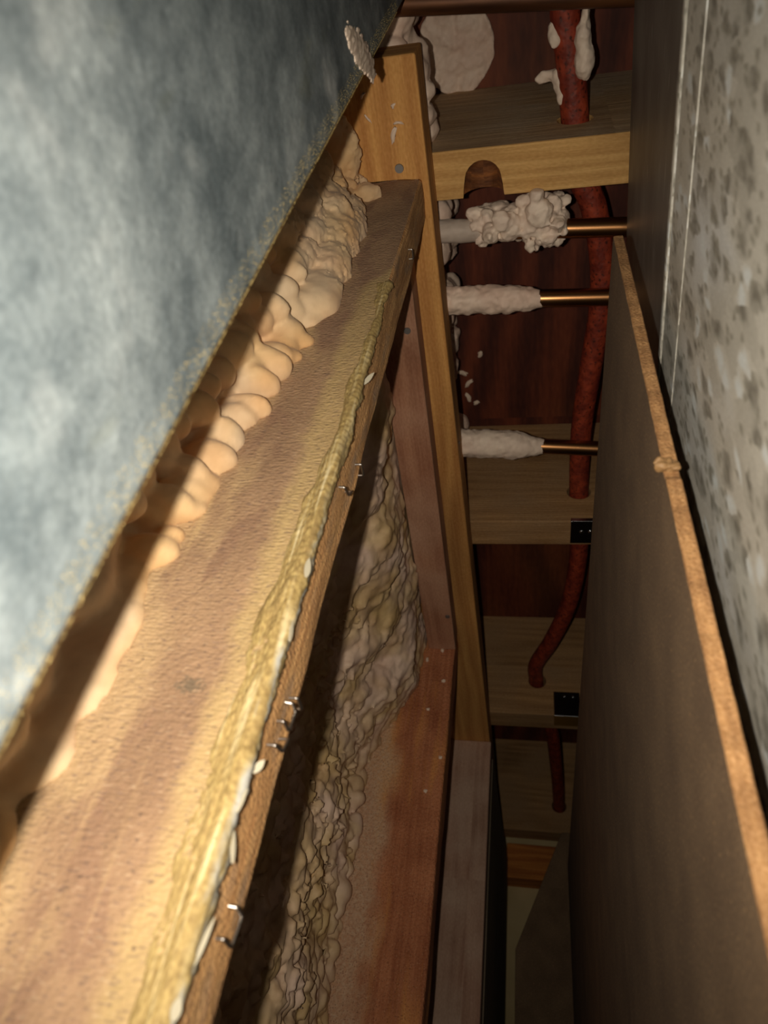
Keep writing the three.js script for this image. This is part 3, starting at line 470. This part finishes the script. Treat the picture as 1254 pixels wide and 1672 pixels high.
// ---------------------------------------------------------------- ducts
{
  const t = thing('wall_stack_duct', 'large blurred blue-grey galvanised duct filling the left of the picture', 'duct'), place = (g) => { g.applyMatrix4(new THREE.Matrix4().set(1, 0, 0, 0, 0, 1, 0, 0, 0, 0.045, 1, 0, 0, 0, 0, 1)); return g; };
  mesh('sheet', place(board(-0.20, -0.080, FLOOR, DECK - 0.0005, -0.0955, 0.25, 0.003, 'y')), M.zincDull, t);
  const B = [[-0.0798, 0.402, -0.066, 0.0009, 0.019, 0.0066], [-0.0798, 0.416, -0.063, 0.0008, 0.012, 0.0050], [-0.0798, 0.388, -0.068, 0.0008, 0.008, 0.0036]];
  const f = (x, y, z) => { let d = 1; for (const b of B) d = smin(d, ball(x, y, z + (y - 0.4) * 0.5, b), 0.002); return d + fbm(x * 200, y * 130, z * 500, 2) * 0.0009; };
  mesh('foam_smear', crumbFoam(nets(f, [-0.0835, 0.352, -0.09], [-0.0765, 0.452, -0.045], 0.0006)), M.foam, t).userData.label = 'dried smear of pale foam near the edge';
  // specks of overspray dust that stuck along the far edge
  const r = rng(3), s = new THREE.IcosahedronGeometry(1, 0), parts = [];
  for (let i = 0; i < 7000; i++) { const y = 0.02 + r() * 0.52, d = Math.pow(r(), 2.2) * 0.009, q = s.clone(), k = 0.00005 + r() * 0.00010; q.scale(k, k, k); q.translate(-0.0799 - (d < 0.0018 ? 0.0006 : 0), y, ductZ(y) + 0.0006 + d); parts.push(q); }
  const specks = mesh('overspray_specks', tint(mergeGeometries(parts), (x, y) => (hash(Math.round(y * 90000), 3, 1) > 0.5 ? [176, 158, 104] : [128, 110, 66])), M.foam, t); specks.userData.kind = 'stuff';
}
{
  const a = Math.atan(0.048), place = (g, x) => { g.translate(0, 0, 0.054); g.rotateY(-a); g.translate(x, 0, -0.054); return g; };
  const t = thing('plenum_duct', 'pale spangled galvanised duct casing at the right edge, behind the hardboard panel', 'duct');
  mesh('sheet', place(board(0, 0.30, FLOOR, 0.3365, -1.0, 0.45, 0.002, 'z'), 0.0580), M.zincSpangle, t);
  mesh('drive_cleat', place(board(-0.0004, 0.0012, 0.2975, 0.3362, -1.0, 0.45, 0.0003, 'z'), 0.0580), M.zincSpangle, t);
  mesh('corner_seam', place(board(-0.0014, 0.0024, 0.3320, 0.3378, -1.0, 0.45, 0.0014, 'z'), 0.0580), M.zincSpangle, t);
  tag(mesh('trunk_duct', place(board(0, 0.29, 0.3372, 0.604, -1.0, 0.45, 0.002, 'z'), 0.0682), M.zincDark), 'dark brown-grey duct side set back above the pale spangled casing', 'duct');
}

// ---------------------------------------------------------------- boards on the right
{
  const t = thing('hardboard_panel', 'thin brown hardboard panel standing on edge before the right duct', 'panel');
  const s = new THREE.Shape(); s.moveTo(0.1740, FLOOR); s.lineTo(1.05, FLOOR); s.lineTo(1.05, 0.417);
  for (let i = 0; i <= 90; i++) { const z = mix(1.048, 0.178, i / 90); s.lineTo(z, 0.4195 + fbm(z * 60, 2, 1, 3) * 0.0009); }
  for (let i = 0; i <= 220; i++) { const y = mix(0.4185, -0.2, i / 220); s.lineTo(0.174 + fbm(y * 120, 5, 2, 3) * 0.0011 + (Math.abs(y - 0.211) < 0.004 ? 0.0012 : 0), y); }
  const g = new THREE.ExtrudeGeometry(s, { depth: 0.0046, bevelEnabled: true, bevelThickness: 0.0004, bevelSize: 0.0004, bevelOffset: -0.0004, bevelSegments: 1 }); g.rotateY(Math.PI / 2); g.translate(0.0472, 0, 0);
  mesh('sheet', uvMetres(g, 'y'), [M.hardboard, M.rawFibre], t);
  const r = rng(19), B = []; for (let i = 0; i < 40; i++) B.push([0.0450 + r() * 0.0065, 0.2095 + r() * 0.0055, -0.1750 + r() * 0.0025, 0.0005 + r() * 0.0010, 0.0005 + r() * 0.0009, 0.0005 + r() * 0.0009]);
  const f = (x, y, z) => { let d = 1; for (const b of B) d = smin(d, ball(x, y, z, b), 0.0008); return d + fbm(x * 500, y * 500, z * 500, 2) * 0.0006; };
  mesh('frayed_fibre', tint(nets(f, [0.042, 0.206, -0.179], [0.056, 0.219, -0.168], 0.0004), () => [132, 102, 66]), M.foam, t);
}
{
  const s = new THREE.Shape(); s.moveTo(-0.026, FLOOR); s.lineTo(0.30, FLOOR); s.lineTo(0.30, 0.53); s.lineTo(0.046, 0.53); s.lineTo(-0.026, 0.353); s.closePath();
  const g = new THREE.ExtrudeGeometry(s, { depth: 0.012, bevelEnabled: true, bevelThickness: 0.0008, bevelSize: 0.0008, bevelOffset: -0.0008, bevelSegments: 1 }); g.translate(0, 0, -1.212);
  tag(mesh('clipped_board', uvMetres(g, 'y'), M.hardboard), 'unlit brown board with a clipped corner, low behind the hardboard panel', 'board');
}

// ---------------------------------------------------------------- pivots at the base of every thing, then lift to the floor
for (const o of scene.children) {
  if (o.isMesh || o.isGroup) {
    const b = new THREE.Box3().setFromObject(o), c = V3((b.min.x + b.max.x) / 2, b.min.y, (b.min.z + b.max.z) / 2);
    if (o.isMesh) o.geometry.translate(-c.x, -c.y, -c.z); else o.children.forEach((k) => k.position.sub(c));
    o.position.add(c);
  }
  o.position.y += LENS_HEIGHT;
}
renderer.render(scene, camera);
